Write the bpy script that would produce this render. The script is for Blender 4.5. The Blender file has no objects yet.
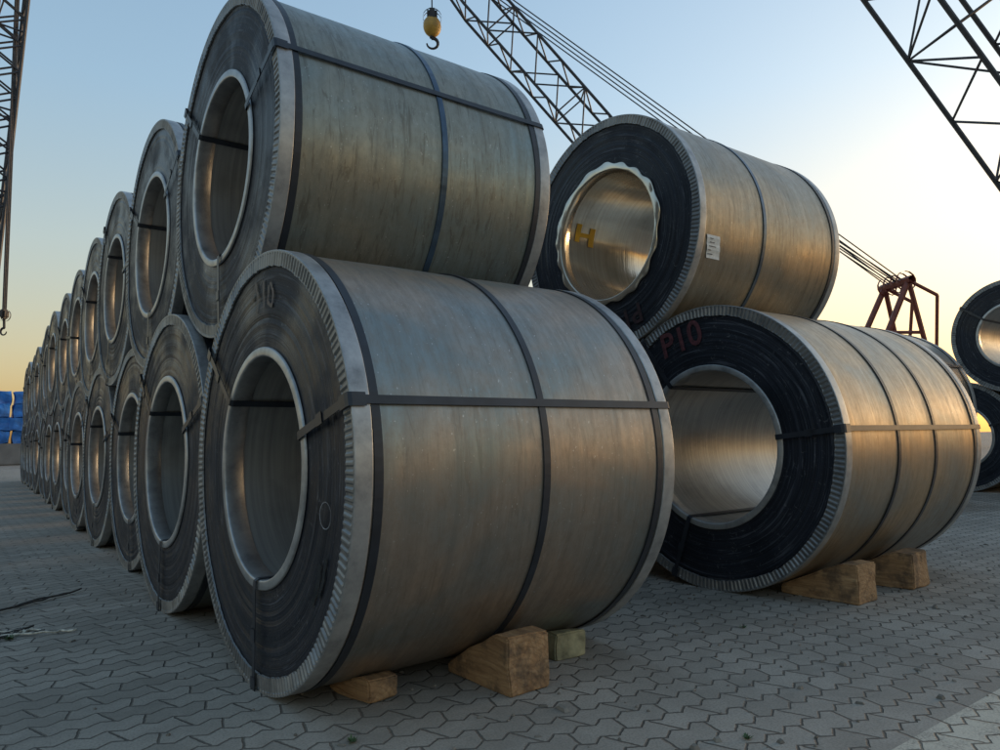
import bpy, bmesh, math, random
from mathutils import Vector, Matrix, noise
random.seed(7)
sc=bpy.context.scene
COL=sc.collection
rad=math.radians

# ------------------------------------------------------------------ node helpers
class NT:
    def __init__(s,name):
        s.m=bpy.data.materials.new(name); s.m.use_nodes=True
        s.t=s.m.node_tree; s.n=s.t.nodes; s.l=s.t.links
        s.b=s.n['Principled BSDF']
    def add(s,typ,**k):
        nd=s.n.new(typ)
        for a,v in k.items(): setattr(nd,a,v)
        return nd
    def link(s,a,b): s.l.new(a,b)
    def val(s,inp,v):
        if isinstance(v,bpy.types.NodeSocket): s.l.new(v,inp)
        else: inp.default_value=v
    def math(s,op,a,b=None,c=None,clamp=False):
        nd=s.n.new('ShaderNodeMath'); nd.operation=op; nd.use_clamp=clamp
        s.val(nd.inputs[0],a)
        if b is not None: s.val(nd.inputs[1],b)
        if c is not None: s.val(nd.inputs[2],c)
        return nd.outputs[0]
    def mix(s,f,a,b,mode='MIX'):
        nd=s.n.new('ShaderNodeMix'); nd.data_type='RGBA'; nd.blend_type=mode
        s.val(nd.inputs[0],f); s.val(nd.inputs[6],a); s.val(nd.inputs[7],b)
        return nd.outputs[2]
    def noise(s,vec,scale,detail=4,rough=.55,w=None,dist=0):
        nd=s.n.new('ShaderNodeTexNoise')
        if w is not None:
            ad=s.n.new('ShaderNodeVectorMath'); ad.operation='ADD'; s.l.new(vec,ad.inputs[0]); s.l.new(w,ad.inputs[1]); vec=ad.outputs[0]
        nd.inputs['Scale'].default_value=scale; nd.inputs['Detail'].default_value=detail
        nd.inputs['Roughness'].default_value=rough; nd.inputs['Distortion'].default_value=dist
        if vec is not None: s.l.new(vec,nd.inputs['Vector'])
        return nd.outputs['Fac']
    def ramp(s,f,stops,interp='LINEAR'):
        nd=s.n.new('ShaderNodeValToRGB'); cr=nd.color_ramp; cr.interpolation=interp
        while len(cr.elements)<len(stops): cr.elements.new(.5)
        for e,(p,c) in zip(cr.elements,stops):
            e.position=p; e.color=(c,c,c,1) if not hasattr(c,'__len__') else (*c,1)
        s.l.new(f,nd.inputs[0]); return nd.outputs[0]
    def comb(s,x,y,z):
        nd=s.n.new('ShaderNodeCombineXYZ')
        for i,v in enumerate((x,y,z)): s.val(nd.inputs[i],v)
        return nd.outputs[0]
    def obj(s): return s.n.new('ShaderNodeTexCoord').outputs['Object']
    def rnd(s): return s.n.new('ShaderNodeObjectInfo').outputs['Random']
    def sep(s,v):
        nd=s.n.new('ShaderNodeSeparateXYZ'); s.l.new(v,nd.inputs[0]); return nd.outputs
    def scale(s,v,sc_):
        nd=s.n.new('ShaderNodeVectorMath'); nd.operation='MULTIPLY'; s.l.new(v,nd.inputs[0]); nd.inputs[1].default_value=sc_; return nd.outputs[0]
    def bump(s,h,strength,dist):
        nd=s.n.new('ShaderNodeBump'); nd.inputs['Strength'].default_value=strength; nd.inputs['Distance'].default_value=dist
        s.l.new(h,nd.inputs['Height']); s.l.new(nd.outputs[0],s.b.inputs['Normal'])
    def set(s,**k):
        nm={'color':'Base Color','rough':'Roughness','metal':'Metallic','aniso':'Anisotropic','coat':'Coat Weight','spec':'Specular IOR Level'}
        for a,v in k.items():
            i=s.b.inputs[nm[a]]
            if isinstance(v,tuple) and len(v)==3: v=(*v,1)
            s.val(i,v)
        return s.m

def simple(name,c,rough=.5,metal=0,var=.25,sc_=6):
    t=NT(name); o=t.obj(); n=t.noise(o,sc_,3)
    a=tuple(x*(1-var) for x in c); b=tuple(min(1,x*(1+var)) for x in c)
    return t.set(color=t.ramp(n,[(.3,a),(.7,b)]),rough=rough,metal=metal)

# ------------------------------------------------------------------ materials
def mat_barrel(name,tint,warm,dr=.3,metal=.72):
    t=NT(name); o=t.obj(); w=t.math('MULTIPLY',t.rnd(),40.)
    streak=t.noise(t.scale(o,(26,1.0,1.0)),1,4,.62,w)
    patch=t.noise(t.scale(o,(1.5,2.0,2.0)),1,3,.55,w,.6)
    blot=t.noise(t.scale(o,(30,17,17)),1,5,.8,w)
    speck=t.noise(t.scale(o,(120,80,80)),1,1,.5,w)
    drip=t.noise(t.scale(o,(30,4.,4.)),1,5,.8,w,1.1)
    c=t.mix(t.ramp(patch,[(.40,0),(.62,1)]),tint,warm)
    c=t.mix(t.math('MULTIPLY',t.ramp(streak,[(.4,0),(.68,1)]),.36),c,tuple(x*.5 for x in tint[:3])+(1,))
    c=t.mix(t.math('MULTIPLY',t.ramp(drip,[(.53,0),(.62,1)]),dr),c,(.085,.07,.05,1))
    c=t.mix(t.math('MULTIPLY',t.ramp(drip,[(.30,1),(.40,0)]),.28),c,(.46,.47,.46,1))
    c=t.mix(t.math('MULTIPLY',t.ramp(blot,[(.42,0),(.66,1)]),.42),c,tuple(x*.52 for x in warm[:3])+(1,))
    c=t.mix(t.math('MULTIPLY',t.ramp(speck,[(.735,0),(.77,1)]),.5),c,(.6,.6,.57,1))
    r=t.math('ADD',t.math('MULTIPLY',blot,.28),t.math('MULTIPLY',streak,.22))
    r=t.math('ADD',r,.14)
    h=t.math('ADD',t.math('MULTIPLY',streak,.5),t.math('MULTIPLY',blot,.3))
    h=t.math('ADD',h,t.math('MULTIPLY',patch,2.2))
    t.bump(h,.35,.005)
    return t.set(color=c,rough=r,metal=metal)
M_barA=mat_barrel('steel_barrel_a',(.235,.265,.258,1),(.41,.315,.24,1),.25)
M_barB=mat_barrel('steel_barrel_b',(.27,.268,.24,1),(.46,.335,.205,1),.32)
M_barC=mat_barrel('steel_barrel_c',(.225,.26,.245,1),(.29,.275,.22,1),.5)
M_barD=mat_barrel('steel_barrel_d',(.27,.255,.21,1),(.40,.305,.195,1),.42)

def mat_face():
    t=NT('steel_coil_edge_layers'); o=t.obj(); x,y,z=t.sep(o)
    r=t.math('SQRT',t.math('ADD',t.math('MULTIPLY',y,y),t.math('MULTIPLY',z,z)))
    w=t.math('MULTIPLY',t.rnd(),40.)
    lay=t.noise(t.comb(t.math('MULTIPLY',r,170.),t.math('MULTIPLY',y,1.2),t.math('MULTIPLY',z,1.2)),1,3,.65,w)
    lay3=t.noise(t.comb(t.math('MULTIPLY',r,75.),t.math('MULTIPLY',y,4.),t.math('MULTIPLY',z,4.)),1,3,.6,w)
    pat=t.noise(t.scale(o,(3,3,3)),1,4,.6,w)
    scr=t.noise(t.scale(o,(10,26,26)),1,5,.85,w,1.5)
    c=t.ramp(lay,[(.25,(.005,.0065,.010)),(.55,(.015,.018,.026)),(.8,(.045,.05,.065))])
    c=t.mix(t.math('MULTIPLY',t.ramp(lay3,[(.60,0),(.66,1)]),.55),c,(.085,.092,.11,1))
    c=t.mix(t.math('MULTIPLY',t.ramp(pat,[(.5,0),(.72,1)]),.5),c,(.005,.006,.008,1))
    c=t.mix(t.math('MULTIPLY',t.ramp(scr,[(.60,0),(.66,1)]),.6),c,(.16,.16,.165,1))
    t.bump(t.math('ADD',lay,t.math('MULTIPLY',scr,.5)),.7,.003)
    return t.set(color=c,rough=t.ramp(pat,[(.40,.62),(.6,.30)]),metal=.0,spec=.22)
M_face=mat_face()
def mat_bore(name,rough,a,b):
    t=NT(name); o=t.obj(); w=t.math('MULTIPLY',t.rnd(),40.)
    s=t.noise(t.scale(o,(60,1.5,1.5)),1,3,.6,w); p=t.noise(o,4,4,.6,w)
    c=t.ramp(s,[(.3,a),(.7,b)])
    c=t.mix(t.math('MULTIPLY',t.ramp(p,[(.5,0),(.7,1)]),.4),c,tuple(x*.5 for x in a)+(1,))
    t.bump(t.math('ADD',s,t.math('MULTIPLY',p,2.)),.3,.003)
    return t.set(color=c,rough=rough,metal=.7)
M_bore=mat_bore('steel_bore',.40,(.29,.29,.28),(.43,.425,.40))
M_boreD=mat_bore('bright_steel_liner',.16,(.50,.45,.37),(.70,.65,.56))
def mat_rim(name,k,rough):
    t=NT(name); o=t.obj(); w=t.math('MULTIPLY',t.rnd(),40.)
    p=t.noise(o,9,5,.7,w)
    c=t.ramp(p,[(.3,(.20*k,.205*k,.21*k)),(.5,(.34*k,.345*k,.345*k)),(.75,(.48*k,.48*k,.47*k))])
    t.bump(p,.15,.003)
    return t.set(color=c,rough=rough,metal=.55)
M_rim=mat_rim('edge_protector_steel',.98,.40)
M_flange=mat_rim('crimped_flange_steel',.56,.45)
M_strap=simple('painted_strap',(.016,.020,.028),.42,.05,.35,14)
M_strapb=simple('blue_steel_strap',(.06,.095,.14),.32,.7,.3,14)
M_label=simple('paper_label',(.72,.71,.68),.7,0,.12,60)
M_red=simple('maroon_paint',(.085,.025,.032),.5,0,.5,40)
M_dimred=simple('faded_maroon_paint',(.03,.014,.018),.5,0,.6,30)
M_chalk=simple('chalk',(.22,.22,.23),.9,0,.4,60)
M_yel=simple('yellow_paint',(.75,.42,.03),.45,0,.2,10)
M_cable=simple('wire_rope',(.06,.06,.065),.5,.6)
M_boom=simple('crane_boom_steel',(.05,.052,.06),.6,.2)
M_cranered=simple('crane_red_paint',(.16,.035,.025),.5,0,.3)
M_craneblk=simple('crane_dark_steel',(.03,.03,.034),.6,.2)
M_hookyel=simple('hook_yellow',(.40,.24,.04),.5,0,.35,2)
def mat_wood():
    t=NT('sawn_timber'); o=t.obj(); w=t.math('MULTIPLY',t.rnd(),30.)
    g=t.noise(t.scale(o,(26,4,26)),1,5,.65,w,.8); p=t.noise(o,7,4,.7,w)
    x,y,z=t.sep(o)
    rr=t.math('SQRT',t.math('ADD',t.math('MULTIPLY',t.math('ADD',x,.05),t.math('ADD',x,.05)),t.math('MULTIPLY',t.math('ADD',z,.03),t.math('ADD',z,.03))))
    rings=t.math('SINE',t.math('ADD',t.math('MULTIPLY',rr,330.),t.math('MULTIPLY',p,9.)))
    c=t.ramp(g,[(.25,(.17,.09,.042)),(.5,(.33,.195,.095)),(.75,(.47,.30,.155))])
    c=t.mix(t.math('MULTIPLY',t.ramp(rings,[(.35,0),(.9,1)]),.3),c,(.16,.085,.04,1))
    c=t.mix(t.math('MULTIPLY',t.ramp(p,[(.48,0),(.62,1)]),.75),c,(.07,.047,.032,1))
    t.bump(t.math('ADD',g,p),.8,.01)
    return t.set(color=c,rough=.85)
M_wood=mat_wood()
M_woodg=simple('green_stained_timber',(.24,.22,.13),.85,0,.5,20)

def mat_ground():
    t=NT('interlocking_pavers'); o=t.obj(); x,y,z=t.sep(o)
    bl,bh=.18,.095
    def tri(v,p,a):
        q=t.math('PINGPONG',v,p); return t.math('MULTIPLY',t.math('SUBTRACT',q,p/2),a/(p/2))
    st2=t.noise(o,9,4,.7)
    wob=t.math('MULTIPLY',t.math('SUBTRACT',t.noise(o,.8,2,.5),.5),.03)
    jit=t.math('MULTIPLY',t.math('SUBTRACT',t.noise(o,38,2,.6),.5),.010)
    wj=t.math('ADD',wob,jit)
    X=t.math('ADD',t.math('ADD',x,tri(y,bh/1.0,.014)),wj)
    Y=t.math('ADD',t.math('ADD',y,tri(t.math('ADD',x,.02),bl/4,.014)),wj)
    br=t.add('ShaderNodeTexBrick'); t.link(t.comb(X,Y,0.),br.inputs['Vector'])
    br.offset=.5; br.inputs['Scale'].default_value=1; br.inputs['Brick Width'].default_value=bl; br.inputs['Row Height'].default_value=bh
    br.inputs['Mortar Size'].default_value=.0055; br.inputs['Mortar Smooth'].default_value=.7; br.inputs['Bias'].default_value=0
    br.inputs['Color1'].default_value=(.0,.0,.0,1); br.inputs['Color2'].default_value=(1,1,1,1); br.inputs['Mortar'].default_value=(.5,.5,.5,1)
    per=br.outputs['Color']; mort=br.outputs['Fac']
    grit=t.noise(o,140,3,.7); st=t.noise(o,1.3,5,.65,dist=.5); big=t.noise(o,.25,4,.6)
    c=t.ramp(per,[(0,(.245,.213,.175)),(.5,(.325,.284,.235)),(1,(.395,.345,.288))])
    c=t.mix(t.math('MULTIPLY',t.ramp(st,[(.38,0),(.62,1)]),.55),c,(.165,.143,.116,1))
    c=t.mix(t.math('MULTIPLY',t.ramp(st2,[(.5,0),(.8,1)]),.45),c,(.48,.43,.365,1))
    c=t.mix(t.math('MULTIPLY',t.ramp(st2,[(.28,1),(.42,0)]),.45),c,(.12,.106,.088,1))
    c=t.mix(t.math('MULTIPLY',t.ramp(big,[(.4,0),(.65,1)]),.3),c,(.43,.38,.32,1))
    c=t.mix(t.math('MULTIPLY',t.ramp(grit,[(.38,1),(.55,0)]),.45),c,(.14,.125,.105,1))
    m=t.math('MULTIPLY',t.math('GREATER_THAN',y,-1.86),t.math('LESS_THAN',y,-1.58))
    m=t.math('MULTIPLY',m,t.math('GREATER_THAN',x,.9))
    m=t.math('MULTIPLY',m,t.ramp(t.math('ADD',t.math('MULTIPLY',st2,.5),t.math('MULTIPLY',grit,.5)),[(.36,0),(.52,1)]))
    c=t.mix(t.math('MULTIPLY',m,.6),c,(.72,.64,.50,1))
    c=t.mix(t.math('MULTIPLY',mort,t.ramp(st,[(.35,.9),(.65,.6)])),c,(.065,.057,.048,1))
    h=t.math('SUBTRACT',t.math('ADD',t.math('MULTIPLY',grit,.14),t.math('ADD',t.math('MULTIPLY',per,.3),t.math('MULTIPLY',st2,.3))),mort)
    t.bump(h,.9,.007)
    return t.set(color=c,rough=t.ramp(st2,[(.3,.66),(.7,.88)]),spec=.3)
M_ground=mat_ground()

# ------------------------------------------------------------------ mesh helpers
def newobj(name,me,parent=None,mat=None,loc=None):
    o=bpy.data.objects.new(name,me); COL.objects.link(o)
    if parent: o.parent=parent
    if mat and me and not me.materials: me.materials.append(mat)
    if loc: o.location=loc
    return o
def empty(name,loc=(0,0,0),rot=(0,0,0)):
    o=bpy.data.objects.new(name,None); o.location=loc; o.rotation_euler=rot; o.empty_display_size=.2; COL.objects.link(o); return o
def mesh(name,vs,fs,mat=None,smooth=False):
    me=bpy.data.meshes.new(name); me.from_pydata(vs,[],fs); me.update()
    if smooth: me.polygons.foreach_set('use_smooth',[True]*len(me.polygons))
    if mat: me.materials.append(mat)
    return me
def lathe(name,prof,mat,seg=128,smooth=True,fn=None):
    vs=[];fs=[];n=len(prof)
    for i in range(seg):
        th=2*math.pi*i/seg
        for j,(x,r) in enumerate(prof):
            if fn: x,r=fn(i,j,x,r,th)
            vs.append((x,r*math.cos(th),r*math.sin(th)))
    for i in range(seg):
        k=(i+1)%seg
        for j in range(n-1): fs.append((i*n+j,i*n+j+1,k*n+j+1,k*n+j))
    return mesh(name,vs,fs,mat,smooth)
def strip(name,path,ang,width,mat,thick=.0025,skew=0):
    vs=[];fs=[]
    for q,(x,r,nx,nr) in enumerate(path):
        an=ang+skew*x
        t=(-math.sin(an),math.cos(an))
        for s in (-1,1):
            for h in (0,thick):
                xx=x+nx*h; rr=r+nr*h
                vs.append((xx,rr*math.cos(an)+s*width/2*t[0],rr*math.sin(an)+s*width/2*t[1]))
    for i in range(len(path)-1):
        a=i*4;b=a+4
        fs+= [(a+1,a+3,b+3,b+1),(a,b,b+2,a+2),(a,a+1,b+1,b),(a+2,b+2,b+3,a+3)]
    return mesh(name,vs,fs,mat)

def coil_parts(key,R,L,Rb,barrel,circ=((.085,0),(.52,0),(.93,0)),axial=(165,38,270),scallop=False,seg=128,teeth=190):
    rnd=random.Random(key); P=[]
    jx=[rnd.uniform(-.0018,.0018) for _ in range(64)]
    pr=[]; nb=24
    for j in range(nb+1): pr.append((.006+(L-.012)*j/nb,R))
    def bw(i,j,x,r,th):
        return x, r+.0024*noise.noise(Vector((x*3,math.cos(th)*2.2,math.sin(th)*2.2+R*9)))
    P.append(('barrel',lathe('barrel',pr,barrel,seg,True,bw)))
    for side in (0,1):
        sx=(lambda v:v) if side==0 else (lambda v:L-v)
        n=22; pf=[]
        for j in range(n+1):
            r=Rb+(R-Rb)*j/n
            pf.append((sx(.006+jx[j]*(1 if 0<j<n else 0)),r))
        P.append(('face_layers',lathe('face_layers',pf,M_face,seg,False)))
        pr=[(-.0042,R+.001),(-.004,R+.0042),(-.003,R+.0056),(-.001,R+.006),(.0012,R+.0061),(.049,R+.0061),(.051,R+.006),(.0525,R+.0053),(.0532,R+.001)]
        def bd(i,j,x,r,th): return x+(.002*math.sin(th*3)+.0015*math.sin(th*7+1) if j>4 else 0), r
        P.append(('edge_protector_band',lathe('epb',[(sx(a),b) for a,b in pr],M_rim,seg,True,bd)))
        k=teeth*4; pat=(0,0,1,1)
        pr=[(sx(-.0044),R+.0042),(sx(-.0048),R-.004),(sx(-.0048),R-.008),(sx(-.0048),R-.046),(sx(-.0044),R-.050),(sx(.003),R-.052)]
        sg=1 if side==0 else -1
        dj=[rnd.uniform(-.0018,.0018) for _ in range(teeth)]
        def tf(i,j,x,r,th):
            if j in(2,3) and pat[i%4]: x=x+sg*(.0045+dj[i//4])
            if j in(1,4) and pat[i%4]: x=x+sg*.0022
            r=r+(.0025*math.sin(th*5+.5)+.0018*math.sin(th*11)+dj[i//4]*1.2 if j>=3 else 0)
            return x,r
        P.append(('edge_protector_flange',lathe('epf',pr,M_flange,k,False,tf)))
        pr=[(.003,Rb+.030),(-.003,Rb+.029),(-.0045,Rb+.026),(-.0048,Rb+.004),(-.0044,Rb+.0005),(-.003,Rb-.002),(.0,Rb-.0035),(.003,Rb-.004),(.07,Rb-.004),(.071,Rb-.001)]
        pr=[(sx(a),b) for a,b in pr]
        def inf(i,j,x,r,th):
            if scallop and j<3:
                r=r+.016*(.5+.5*math.sin(th*17+1.5*math.sin(th*3)))+.007*math.sin(th*5); x=x-sg*.006*abs(math.sin(th*8))
            return x,r
        P.append(('bore_protector',lathe('bp',pr,M_rim if not scallop else M_boreD,seg*(2 if scallop else 1),True,inf)))
    pr=[(.004+(L-.008)*j/20,Rb) for j in range(21)]
    def bf(i,j,x,r,th): return x,r+(.004 if scallop else .0016)*noise.noise(Vector((x*4,math.cos(th)*3,math.sin(th)*3)))
    P.append(('bore_wall',lathe('bore',pr,M_boreD if scallop else M_bore,seg,True,bf)))
    for f,kind in circ:
        x=f*L if f>.2 and f<.9 else (.074 if f<=.2 else L-.074)
        w=.0135
        def sf(i,j,x,r,th,a=rnd.uniform(0,6),am=rnd.uniform(.003,.007)): return x+am*math.sin(th+a),r
        P.append(('circumferential_strap',lathe('cs',[(x-w,R+.0005),(x-w,R+.0055),(x+w,R+.0055),(x+w,R+.0005)],M_strapb if kind else M_strap,seg,False,sf)))
    for a in axial:
        th=rad(a)
        path=[(L*.5,Rb-.006,0,-1),(0.0,Rb-.006,0,-1),(-.010,Rb-.002,-1,0),(-.012,Rb+.03,-1,0),(-.0125,R-.01,-1,0),(-.010,R+.004,-1,1),(-.002,R+.0095,0,1),(L*.35,R+.0075,0,1),(L*.7,R+.0075,0,1),(L+.002,R+.0095,0,1),(L+.010,R+.004,1,1),(L+.0125,R-.01,1,0),(L+.012,Rb+.03,1,0),(L+.01,Rb-.002,1,0),(L,Rb-.006,0,-1),(L*.5,Rb-.006,0,-1)]
        P.append(('axial_strap',strip('as',path,th,.026,M_strap)))
        cp=[(-.0155,R-.04,-1,0),(-.0155,R-.004,-1,0),(-.012,R+.009,-1,1),(-.003,R+.0125,0,1),(.04,R+.0115,0,1)]
        P.append(('strap_corner_guard',strip('cg',cp,th,.040,M_strap,.002)))
        cp=[(-.0150,Rb+.16,-1,0),(-.0150,Rb+.20,-1,0)]
        P.append(('strap_seal',strip('sl',cp,th,.036,M_strap,.004)))
    return P
def place(parts,loc,rot=(0,0,0),name='steel_coil',scale=1):
    e=empty(name,loc,rot); e.scale=(scale,)*3
    for n,me in parts: newobj(n,me,e)
    return e
def text(body,parent,loc,size,roll,mat=M_red,name='painted_marking'):
    cu=bpy.data.curves.new(name,'FONT'); cu.body=body; cu.size=size; cu.extrude=.0008; cu.offset=.003
    cu.materials.append(mat); cu.align_x='CENTER'; cu.align_y='CENTER'
    o=bpy.data.objects.new(name,cu); COL.objects.link(o); o.parent=parent
    m=Matrix(((0,0,-1),(-1,0,0),(0,1,0))).to_4x4()
    o.matrix_local=Matrix.Translation(loc)@m@Matrix.Rotation(roll,4,'Z')
    return o

A=place(coil_parts('A',.75,1.30,.39,M_barA),(0,0,.752))
newobj('chalk_circle',lathe('chalk_circle',[(-.001,.037),(-.0015,.0395)],M_chalk,40,False),A,None,(0,-.56,-.13))
B=place(coil_parts('B',.77,1.55,.42,M_barB,circ=((.34,0),(.62,0),(.93,0)),axial=(174,55,290)),(2.47,-.03,.772))
text('P10',B,(-.0015,.16,.605),.2,rad(14))
C=place(coil_parts('C',.75,1.30,.405,M_barC,circ=((.085,0),(.55,1),(.93,0)),axial=(159,40,265)),(.06,.73,2.06))
D=place(coil_parts('D',.75,1.50,.42,M_barD,circ=((.42,1),(.93,0)),axial=(),scallop=True),(2.46,.70,2.13))
text('P10',D,(-.0015,-.17,-.565),.17,rad(196),M_dimred)
# hand-drawn marker strokes on the end face of A, as wobbling thin ribbons
def strokes(par,pts,wd,mat,x0=.0005):
    P=[]
    for i in range(len(pts)-1):
        for k in range(6):
            u=k/6; P.append((pts[i][0]*(1-u)+pts[i+1][0]*u+random.uniform(-.0025,.0025),pts[i][1]*(1-u)+pts[i+1][1]*u+random.uniform(-.0025,.0025)))
    P.append(pts[-1]); vs=[];fs=[]
    for i,(y,z) in enumerate(P):
        a=P[max(0,i-1)];b=P[min(len(P)-1,i+1)]; dx,dz=b[0]-a[0],b[1]-a[1]; l=math.hypot(dx,dz) or 1
        w=wd*random.uniform(.35,.6); vs+=[(x0-i*.00005,y-dz/l*w,z+dx/l*w),(x0-i*.00005,y+dz/l*w,z-dx/l*w)]
        if i: b_=2*i; fs.append((b_-2,b_-1,b_+1,b_))
    newobj('marker_scribble',mesh('scribble',vs,fs,mat),par)
M_ink=simple('black_marker_ink',(.004,.004,.005),.12,0,.3,30)
strokes(A,[(-.52,-.27),(-.50,-.34),(-.46,-.40)],.022,M_ink)
strokes(A,[(-.56,-.25),(-.545,-.31),(-.51,-.37)],.014,M_ink)
strokes(A,[(.10,.60),(.06,.66),(.03,.60),(.05,.55)],.014,M_dimred)
strokes(A,[(-.02,.66),(-.03,.56)],.014,M_dimred)
strokes(A,[(-.09,.64),(-.12,.60),(-.11,.55),(-.07,.57),(-.08,.63)],.013,M_dimred)
def curved_quad(R,x0,x1,a0,a1,n=5):
    vs=[];fs=[]
    for i in range(n+1):
        a=a0+(a1-a0)*i/n
        for x in (x0,x1): vs.append((x,R*math.cos(a),R*math.sin(a)))
    for i in range(n): fs.append((i*2,i*2+1,i*2+3,i*2+2))
    return vs,fs
def curved_label(par,R,a0,x0,w,h,roll=.0,name='paper_label',inside=False):
    vs=[];fs=[];n=8
    for i in range(n+1):
        for j in range(2):
            a=rad(a0)+(i/n-.5)*h/R; rr=R+(.0035 if not inside else -.007)+.002*math.sin(i*1.7)
            vs.append((x0+j*w+roll*(i/n)*h,rr*math.cos(a),rr*math.sin(a)))
    for i in range(n): fs.append((i*2,i*2+1,i*2+3,i*2+2))
    newobj(name,mesh(name,vs,fs,M_label),par)
    vs=[];fs=[]
    for k in range(5):
        a=rad(a0)+((k+.8)/6-.5)*h/R; rr=R+(.0075 if not inside else -.011); b=len(vs)
        for da in (0,.03*h/R):
            for j in (.12,.35+.3*((k*37)%3)/2): vs.append((x0+j*w+roll*.5*h,rr*math.cos(a+da),rr*math.sin(a+da)))
        fs.append((b,b+1,b+3,b+2))
    newobj('label_print',mesh('lp',vs,fs,M_strap),par)
curved_label(D,.75,197,.07,.12,.13,.25)
vs=[];fs=[]
for (x0,x1,a0,a1) in ((.12,.165,10,27),(.25,.30,7,25),(.165,.25,15,19)):
    v,f_=curved_quad(.4135,x0,x1,rad(a0),rad(a1)); b=len(vs); vs+=v; fs+=[tuple(q+b for q in ff) for ff in f_]
newobj('painted_letter',mesh('painted_letter',vs,fs,M_yel),D)
# generic coils with linked mesh data
G=[coil_parts('g%d'%i,.752,1.28,.40+.01*i,[M_barC,M_barA,M_barB][i],axial=((160,40,270),(150,30,262),(20,140,255))[i],seg=96,teeth=150) for i in range(3)]
def rx(y): return .04*y*.95
lows=[]
for n in range(1,14):
    y=1.512*n
    e=place(G[n%3],(rx(y)+random.uniform(-.03,.03) if n>1 else .03,y,.754),(rad(random.uniform(-14,14)),0,0)); lows.append(e)
for n in range(1,13):
    y=.745+1.512*n
    place(G[(n+1)%3],(rx(y)+random.uniform(-.04,.04),y,2.065),(rad(random.uniform(-14,14)),0,0))
curved_label(lows[0],.41,250,.2,.1,.1,0,inside=True)
for x,y,z,k,s in ((2.4,1.50,.754,0,1),(7.1,1.9,1.10,1,1.3),(10.3,.2,.754,0,1),(10.3,1.72,.754,1,1),(10.25,.95,2.07,2,1),(10.3,3.24,.754,2,1),(10.3,-1.32,.754,2,1),(10.3,-.56,2.07,1,1)):
    place(G[k],(x,y,z),(rad(random.uniform(-20,20)),0,0),scale=s)

# ------------------------------------------------------------------ chocks
def wedge(x0,x1,yo,yi,h,hin,flat=.05,mat=M_wood,rot=0,name='timber_chock'):
    cx,cy=(x0+x1)/2,(yo+yi)/2
    prof=[(yo,0),(yo,h),(yo+flat,h),(yi,hin),(yi,0)]
    bm=bmesh.new(); vv=[[bm.verts.new((x-cx,y-cy,z)) for y,z in prof] for x in (x0,x1)]
    bm.faces.new(vv[0][::-1]); bm.faces.new(vv[1])
    for i in range(5): bm.faces.new((vv[0][i],vv[0][(i+1)%5],vv[1][(i+1)%5],vv[1][i]))
    bmesh.ops.recalc_face_normals(bm,faces=bm.faces)
    bmesh.ops.bevel(bm,geom=bm.edges[:],offset=.006,segments=2,affect='EDGES')
    bmesh.ops.subdivide_edges(bm,edges=[e for e in bm.edges if e.calc_length()>.04],cuts=3,use_grid_fill=True)
    for v in bm.verts:
        d=noise.noise_vector(v.co*22+Vector((x0*9,0,0)))*.004+noise.noise_vector(v.co*7+Vector((x0*5,3,0)))*.010
        v.co+=d
        if v.co.z<.0: v.co.z=0
    me=bpy.data.meshes.new(name); bm.to_mesh(me); bm.free()
    o=newobj(name,me,None,mat,(cx,cy,0.001)); o.rotation_euler[2]=rot; return o
wedge(.60,.775,-.63,-.27,.185,.035,.09)
wedge(.20,.32,-.39,-.16,.075,.02,.05,rot=rad(6))
wedge(.98,1.13,-.44,-.2,.095,.03,.06,M_woodg,rad(-4))
wedge(2.66,2.85,-.72,-.3,.19,.04,.08)
wedge(3.2,3.4,-.73,-.3,.19,.04,.1,rot=rad(3))
for (x,y) in ((.3,1.1),(.9,1.1),(2.9,.45),(.3,2.7),(.9,2.7),(.5,.38),(10.6,.55),(11.3,.55)):
    wedge(x,x+.16,y-.18,y+.12,.10,.03,.05)
for x in (7.35,8.2):
    wedge(x,x+.2,1.0,2.8,.12,.12,.4,name='timber_bearer')

# ------------------------------------------------------------------ ground
g=mesh('ground',[(-400,-200,0),(500,-200,0),(500,900,0),(-400,900,0)],[(0,1,2,3)],M_ground); newobj('ground',g)

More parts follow.
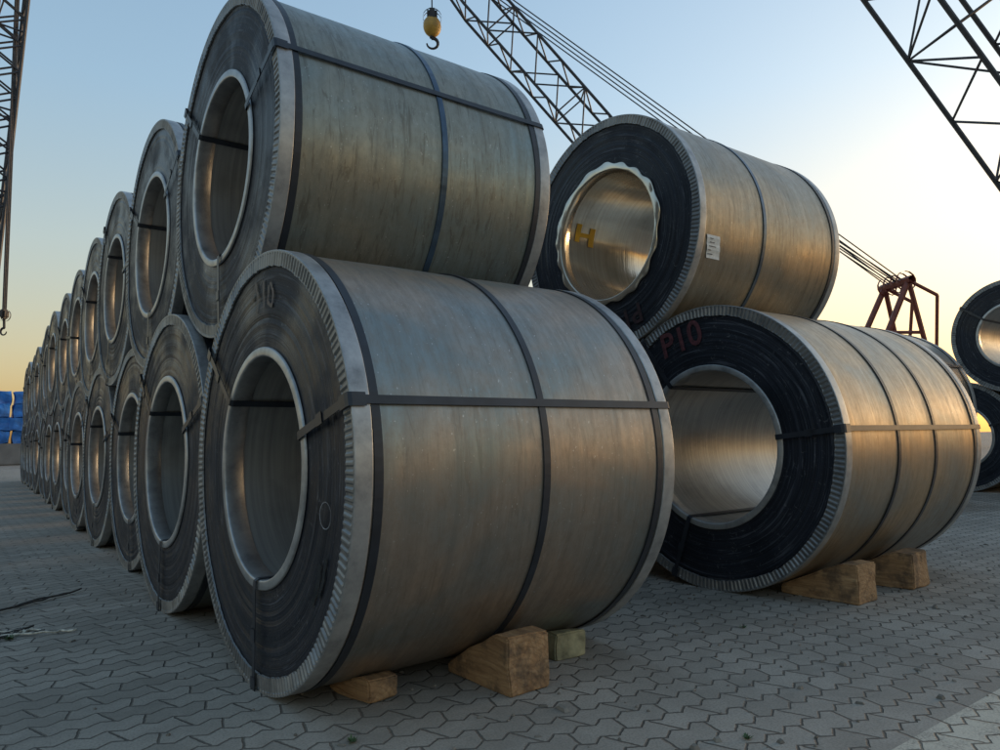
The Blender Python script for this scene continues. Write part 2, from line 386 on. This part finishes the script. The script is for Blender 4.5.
# ------------------------------------------------------------------ cranes
def tube(bm,a,b,r,n=6):
    a=Vector(a);b=Vector(b);d=(b-a)
    if d.length<1e-6: return
    z=d.normalized(); x=z.orthogonal().normalized(); y=z.cross(x)
    ra=[bm.verts.new(a+(x*math.cos(2*math.pi*i/n)+y*math.sin(2*math.pi*i/n))*r) for i in range(n)]
    rb=[bm.verts.new(b+(x*math.cos(2*math.pi*i/n)+y*math.sin(2*math.pi*i/n))*r) for i in range(n)]
    for i in range(n): bm.faces.new((ra[i],ra[(i+1)%n],rb[(i+1)%n],rb[i]))
def fin(bm,name,mat,parent):
    me=bpy.data.meshes.new(name); bm.to_mesh(me); bm.free(); return newobj(name,me,parent,mat)
def boom(parent,P0,P1,w,bay,rc,rl,side,mat=M_boom):
    P0=Vector(P0);P1=Vector(P1); ax=(P1-P0); Ln=ax.length; ax.normalize()
    s=Vector(side); s=(s-ax*s.dot(ax)).normalized(); u=ax.cross(s)
    bm=bmesh.new(); nb=int(Ln/bay)
    def c(k,t):
        tap=min(1,.25+t/(Ln*.10),.25+(Ln-t)/(Ln*.10))
        sx,sy=((-1,-1),(1,-1),(1,1),(-1,1))[k]
        return P0+ax*t+(s*sx+u*sy)*w/2*tap
    for i in range(nb):
        t0=Ln*i/nb;t1=Ln*(i+1)/nb;tm=(t0+t1)/2
        for k in range(4):
            tube(bm,c(k,t0),c(k,t1),rc)
            k2=(k+1)%4
            if k%2==0:
                tube(bm,c(k,t0),c(k2,tm),rl,5); tube(bm,c(k2,tm),c(k,t1),rl,5)
            else:
                tube(bm,c(k,t0),c(k2,t1),rl,5) if i%2 else tube(bm,c(k2,t0),c(k,t1),rl,5)
            if i%3==0: tube(bm,c(k,t0),c(k2,t0),rl,5)
    return fin(bm,'lattice_boom',mat,parent)
def box(parent,name,c,s,mat,rz=0,bev=.06):
    bm=bmesh.new(); bmesh.ops.create_cube(bm,size=1)
    for v in bm.verts: v.co=Vector((v.co.x*s[0],v.co.y*s[1],v.co.z*s[2]))
    bmesh.ops.bevel(bm,geom=bm.edges[:],offset=bev,segments=2,affect='EDGES')
    me=bpy.data.meshes.new(name); bm.to_mesh(me); bm.free()
    o=newobj(name,me,parent,mat,c); o.rotation_euler[2]=rz; return o
def cables(parent,segs,r):
    bm=bmesh.new()
    for a,b in segs: tube(bm,a,b,r,5)
    return fin(bm,'cables',M_cable,parent)
def crane(foot,tip,w,bay,rc,rl,side,gantry,hookz,rcab,hook_s=1.,pend=4,hmat=None):
    foot=Vector(foot);tip=Vector(tip);gy=Vector(gantry)
    e=empty('crawler_crane',(0,0,0))
    boom(e,foot,tip,w,bay,rc,rl,side)
    back=(foot-tip); back.z=0; back.normalize(); lat=Vector((-back.y,back.x,0)); rz=math.atan2(back.y,back.x)
    cen=foot+back*2.2
    box(e,'machinery_house',(cen.x,cen.y,2.5),(6.2,3.2,2.2),M_cranered,rz)
    cab=foot+lat*2.1+back*.3; box(e,'operator_cab',(cab.x,cab.y,2.4),(2.2,1.1,2.0),M_cranered,rz)
    cw=foot+back*5.6; box(e,'counterweight',(cw.x,cw.y,2.3),(1.3,3.8,2.0),M_craneblk,rz)
    for s in (-1,1):
        tr=cen+lat*2.3*s-back*.8; box(e,'crawler_track',(tr.x,tr.y,.62),(7.6,1.0,1.2),M_craneblk,rz,.35)
    bm=bmesh.new()
    for s in (-1,1):
        t=gy+lat*s*1.0; b1=foot+back*.6+lat*s*1.2; b1.z=3.4; b2=foot+back*4.6+lat*s*1.2; b2.z=3.4
        tube(bm,t,b1,.16); tube(bm,t,b2,.13)
        m=(t+b1)/2; m2=(t+b2)/2; tube(bm,m,m2,.09)
        tube(bm,t,t+back*1.6-Vector((0,0,.8)),.1); tube(bm,t+back*1.6-Vector((0,0,.8)),b2,.09)
    tube(bm,gy-lat*1.3,gy+lat*1.3,.22)
    for s in (-.8,-.3,.3,.8): tube(bm,gy+lat*(s-.08),gy+lat*(s+.08),.55,14)
    fin(bm,'gantry_frame',M_cranered,e)
    seg=[]
    for i in range(pend):
        o=lat*(i-(pend-1)/2)*.45; seg.append((gy+o,tip+o*.8))
        seg.append((gy+o*.6,gy.lerp(tip,.35)+Vector((0,0,-.6))+o*.6))
    if hookz is None:
        cables(e,seg,rcab); return e
    hp=Vector((tip.x,tip.y,hookz))
    for i in (-1,0,1,): seg.append((Vector((tip.x,tip.y,tip.z))+lat*.18*i*hook_s,hp+lat*.14*i*hook_s+Vector((0,0,1.0*hook_s))))
    cables(e,seg,rcab)
    bm=bmesh.new(); s=hook_s
    for o in (-.16,.16):
        tube(bm,hp+lat*(o-.05)*s+Vector((0,0,.55*s)),hp+lat*(o+.05)*s+Vector((0,0,.55*s)),.5*s,16)
    fin(bm,'sheaves',M_craneblk,e)
    if hmat is None:
        bm=bmesh.new(); bmesh.ops.create_icosphere(bm,subdivisions=3,radius=.5*s)
        for v in bm.verts:
            v.co=Vector((v.co.x,v.co.y*.9,v.co.z*1.15))+hp+Vector((0,0,.1*s))
        fin(bm,'hook_ball',M_hookyel,e)
    box(e,'hook_block',hp+Vector((0,0,.65*s)),(.55*s,.7*s,.8*s),M_craneblk,rz,.14*s)
    bm=bmesh.new(); pts=[]
    for i in range(13):
        a=rad(100-i*23); pts.append(hp+Vector((0,0,-.85*s))+back*.3*s*math.cos(a)+Vector((0,0,.3*s*math.sin(a))))
    tube(bm,hp+Vector((0,0,.3*s)),pts[0],.1*s,8)
    for i in range(12): tube(bm,pts[i],pts[i+1],.10*s*(1-.05*i),8)
    fin(bm,'hook',M_craneblk,e)
    return e
view=Vector((.602,.794,.088))
crane((38.5,18.1,1.6),(19.3,29.5,27.6),1.9,1.9,.085,.045,view,(40.4,15.8,8.9),23.0,.035,1.0)
crane((27.5,1.15,1.5),(16.6,7.35,19.1),2.3,2.0,.07,.035,view,(30.1,.15,7.5),None,.03)
crane((.1,59.6,1.5),(2.1,57.3,38),1.7,1.9,.13,.075,(1,.1,0),(-4.5,63.5,9.5),9.5,.06,.8,hmat=M_craneblk)

# ------------------------------------------------------------------ tarp covered cargo at far left
e=empty('blue_tarpaulin_cargo_stack')
M_tarp=simple('blue_tarpaulin',(.025,.17,.55),.45,0,.45,2.2)
M_conc=simple('quay_concrete',(.16,.16,.16),.9,0,.3,1)
for r_ in range(4):
    for c_ in range(12):
        bm=bmesh.new(); bmesh.ops.create_cube(bm,size=1); bmesh.ops.subdivide_edges(bm,edges=bm.edges[:],cuts=4,use_grid_fill=True)
        for v in bm.verts:
            v.co=Vector((v.co.x*1.1,v.co.y*1.2,v.co.z*.66)); v.co+=noise.noise_vector(v.co*2+Vector((c_*3,r_*5,0)))*.12
        me=bpy.data.meshes.new('tarp'); bm.to_mesh(me); bm.free(); newobj('tarp_bundle',me,e,M_tarp,(-9+c_*1.15+random.uniform(-.1,.1),44+random.uniform(-.2,.2),1.45+r_*.68))
box(e,'loading_platform',(-3.5,44,.55),(22,4,1.1),M_conc)

# ------------------------------------------------------------------ debris: frayed rope and weed
def wire(name,pts,r,mat):
    cu=bpy.data.curves.new(name,'CURVE'); cu.dimensions='3D'; cu.bevel_depth=r; cu.bevel_resolution=2
    sp=cu.splines.new('NURBS'); sp.points.add(len(pts)-1); sp.use_endpoint_u=True; sp.order_u=3
    for p,q in zip(sp.points,pts): p.co=(*q,1)
    cu.materials.append(mat); o=bpy.data.objects.new(name,cu); COL.objects.link(o); return o
def wpts(a,b,n,am,seed):
    r_=random.Random(seed); return [(a[0]+(b[0]-a[0])*i/n+r_.uniform(-am,am),a[1]+(b[1]-a[1])*i/n+r_.uniform(-am,am),.008+r_.uniform(0,am*.5)) for i in range(n+1)]
M_rope=simple('weathered_rope',(.48,.45,.38),.9,0,.5,50)
M_wire=simple('old_steel_wire',(.06,.055,.05),.7,.2,.4,50)
tw=empty('frayed_rope')
for i,(a,b) in enumerate((((-.68,2.0),(-.22,2.35)),((-.68,1.42),(-.36,1.31)),((-.68,1.5),(-.5,1.43)),((-.8,1.3),(-.52,1.5)),((-.7,1.95),(-.3,2.3)))):
    wire('rope_strand',wpts(a,b,9,.02,i),.005,M_rope if i in(1,2) else M_wire).parent=tw
for i in range(26):
    a=(-.62+random.uniform(-.06,.06),1.44+random.uniform(-.05,.05)); b=(a[0]+random.uniform(-.1,.12),a[1]+random.uniform(-.08,.08))
    wire('rope_fibre',wpts(a,b,4,.014,i+20),.0028,M_rope if i%2 else M_wire).parent=tw
M_leaf=simple('weed_leaf',(.05,.09,.025),.6,0,.4,30)
def weed(x,y,s,seed):
    r_=random.Random(seed); vs=[];fs=[]
    for i in range(26):
        a=r_.uniform(0,6.28); l=s*r_.uniform(.5,1); e_=r_.uniform(.15,.9); w=s*.13
        d=Vector((math.cos(a),math.sin(a),e_)).normalized()*l; n_=Vector((-math.sin(a),math.cos(a),0))*w
        b=len(vs); o_=Vector((r_.uniform(-.3,.3)*s,r_.uniform(-.3,.3)*s,.002))
        for p in (o_,o_+d*.5+n_,o_+d,o_+d*.5-n_): vs.append(tuple(p))
        fs.append((b,b+1,b+2,b+3))
    newobj('weed',mesh('weed',vs,fs,M_leaf),None,None,(x,y,0))
weed(-.62,1.36,.035,1); weed(.05,-.62,.025,2); weed(.9,-1.3,.02,3); weed(1.9,-.6,.02,4)
r_=random.Random(5); vs=[];fs=[]
for i in range(420):
    x=r_.uniform(-1.2,5.5); y=r_.uniform(-1.6,.2) if x>0 else r_.uniform(-.8,6); s=r_.uniform(.002,.006)*(1.8 if r_.random()<.08 else 1); a=r_.uniform(0,3); b=len(vs)
    el=r_.choice((1,1,2.6))
    for (px,py,pz) in ((-1,-1,0),(1,-1,0),(1,1,0),(-1,1,0),(-.6,-.5,1),(.7,-.6,1.1),(.5,.7,.9),(-.6,.6,.8)):
        qx=px*s*el;qy=py*s; vs.append((x+qx*math.cos(a)-qy*math.sin(a),y+qx*math.sin(a)+qy*math.cos(a),.001+pz*s))
    fs+=[(b+4,b+5,b+6,b+7),(b,b+1,b+5,b+4),(b+1,b+2,b+6,b+5),(b+2,b+3,b+7,b+6),(b+3,b,b+4,b+7)]
newobj('gravel_grit',mesh('gravel_grit',vs,fs,simple('grit',(.16,.14,.115),.9,0,.6,3)))

# ------------------------------------------------------------------ world, sun, camera
SUN_AZ,SUN_EL=92,5
w=bpy.data.worlds.new('World'); sc.world=w; w.use_nodes=True
nt=w.node_tree; N=nt.nodes; Lk=nt.links
sk=N.new('ShaderNodeTexSky'); sk.sky_type='NISHITA'; sk.sun_disc=False
sk.sun_elevation=rad(SUN_EL); sk.sun_rotation=rad(SUN_AZ); sk.air_density=1.0; sk.dust_density=2.5; sk.ozone_density=2.0; sk.altitude=0
gm=N.new('ShaderNodeGamma'); gm.inputs[1].default_value=.55; Lk.new(sk.outputs[0],gm.inputs[0])
tc=N.new('ShaderNodeTexCoord'); sp=N.new('ShaderNodeSeparateXYZ'); Lk.new(tc.outputs['Generated'],sp.inputs[0])
cr=N.new('ShaderNodeValToRGB'); Lk.new(sp.outputs[2],cr.inputs[0])
cr.color_ramp.elements[0].position=.0; cr.color_ramp.elements[0].color=(1,.68,.38,1)
cr.color_ramp.elements[1].position=.75; cr.color_ramp.elements[1].color=(.68,.82,.93,1)
for p_,c_ in ((.11,(1,.78,.54)),(.24,(.95,.87,.75)),(.42,(.80,.89,.93))):
    q=cr.color_ramp.elements.new(p_); q.color=(*c_,1)
mu=N.new('ShaderNodeMix'); mu.data_type='RGBA'; mu.blend_type='MULTIPLY'; mu.inputs[0].default_value=1
Lk.new(gm.outputs[0],mu.inputs[6]); Lk.new(cr.outputs[0],mu.inputs[7])
bg=N['Background']; Lk.new(mu.outputs[2],bg.inputs[0]); bg.inputs[1].default_value=.64
sd=bpy.data.lights.new('sun','SUN'); sd.energy=2.4; sd.angle=rad(9); sd.color=(1,.66,.36)
so=bpy.data.objects.new('sun',sd); COL.objects.link(so)
d=Vector((math.sin(rad(SUN_AZ))*math.cos(rad(SUN_EL)),math.cos(rad(SUN_AZ))*math.cos(rad(SUN_EL)),math.sin(rad(SUN_EL))))
so.rotation_euler=d.to_track_quat('Z','Y').to_euler()
f,t,r,s=733.09,.088,-.019,.649
fw=Vector((math.sin(s)*math.cos(t),math.cos(s)*math.cos(t),math.sin(t)))
r0=Vector((math.cos(s),-math.sin(s),0)); u0=r0.cross(fw)
Rv=math.cos(r)*r0+math.sin(r)*u0; Uv=-math.sin(r)*r0+math.cos(r)*u0
cd=bpy.data.cameras.new('camera'); cd.sensor_width=36; cd.lens=36*f/1000; cd.clip_end=3000; cd.clip_start=.05
co=bpy.data.objects.new('camera',cd); COL.objects.link(co)
m=Matrix((Rv,Uv,-fw)).transposed().to_4x4(); m.translation=(-.884,-2.567,.830); co.matrix_world=m
sc.camera=co
sc.view_settings.view_transform='Standard'; sc.view_settings.look='None'; sc.view_settings.exposure=0
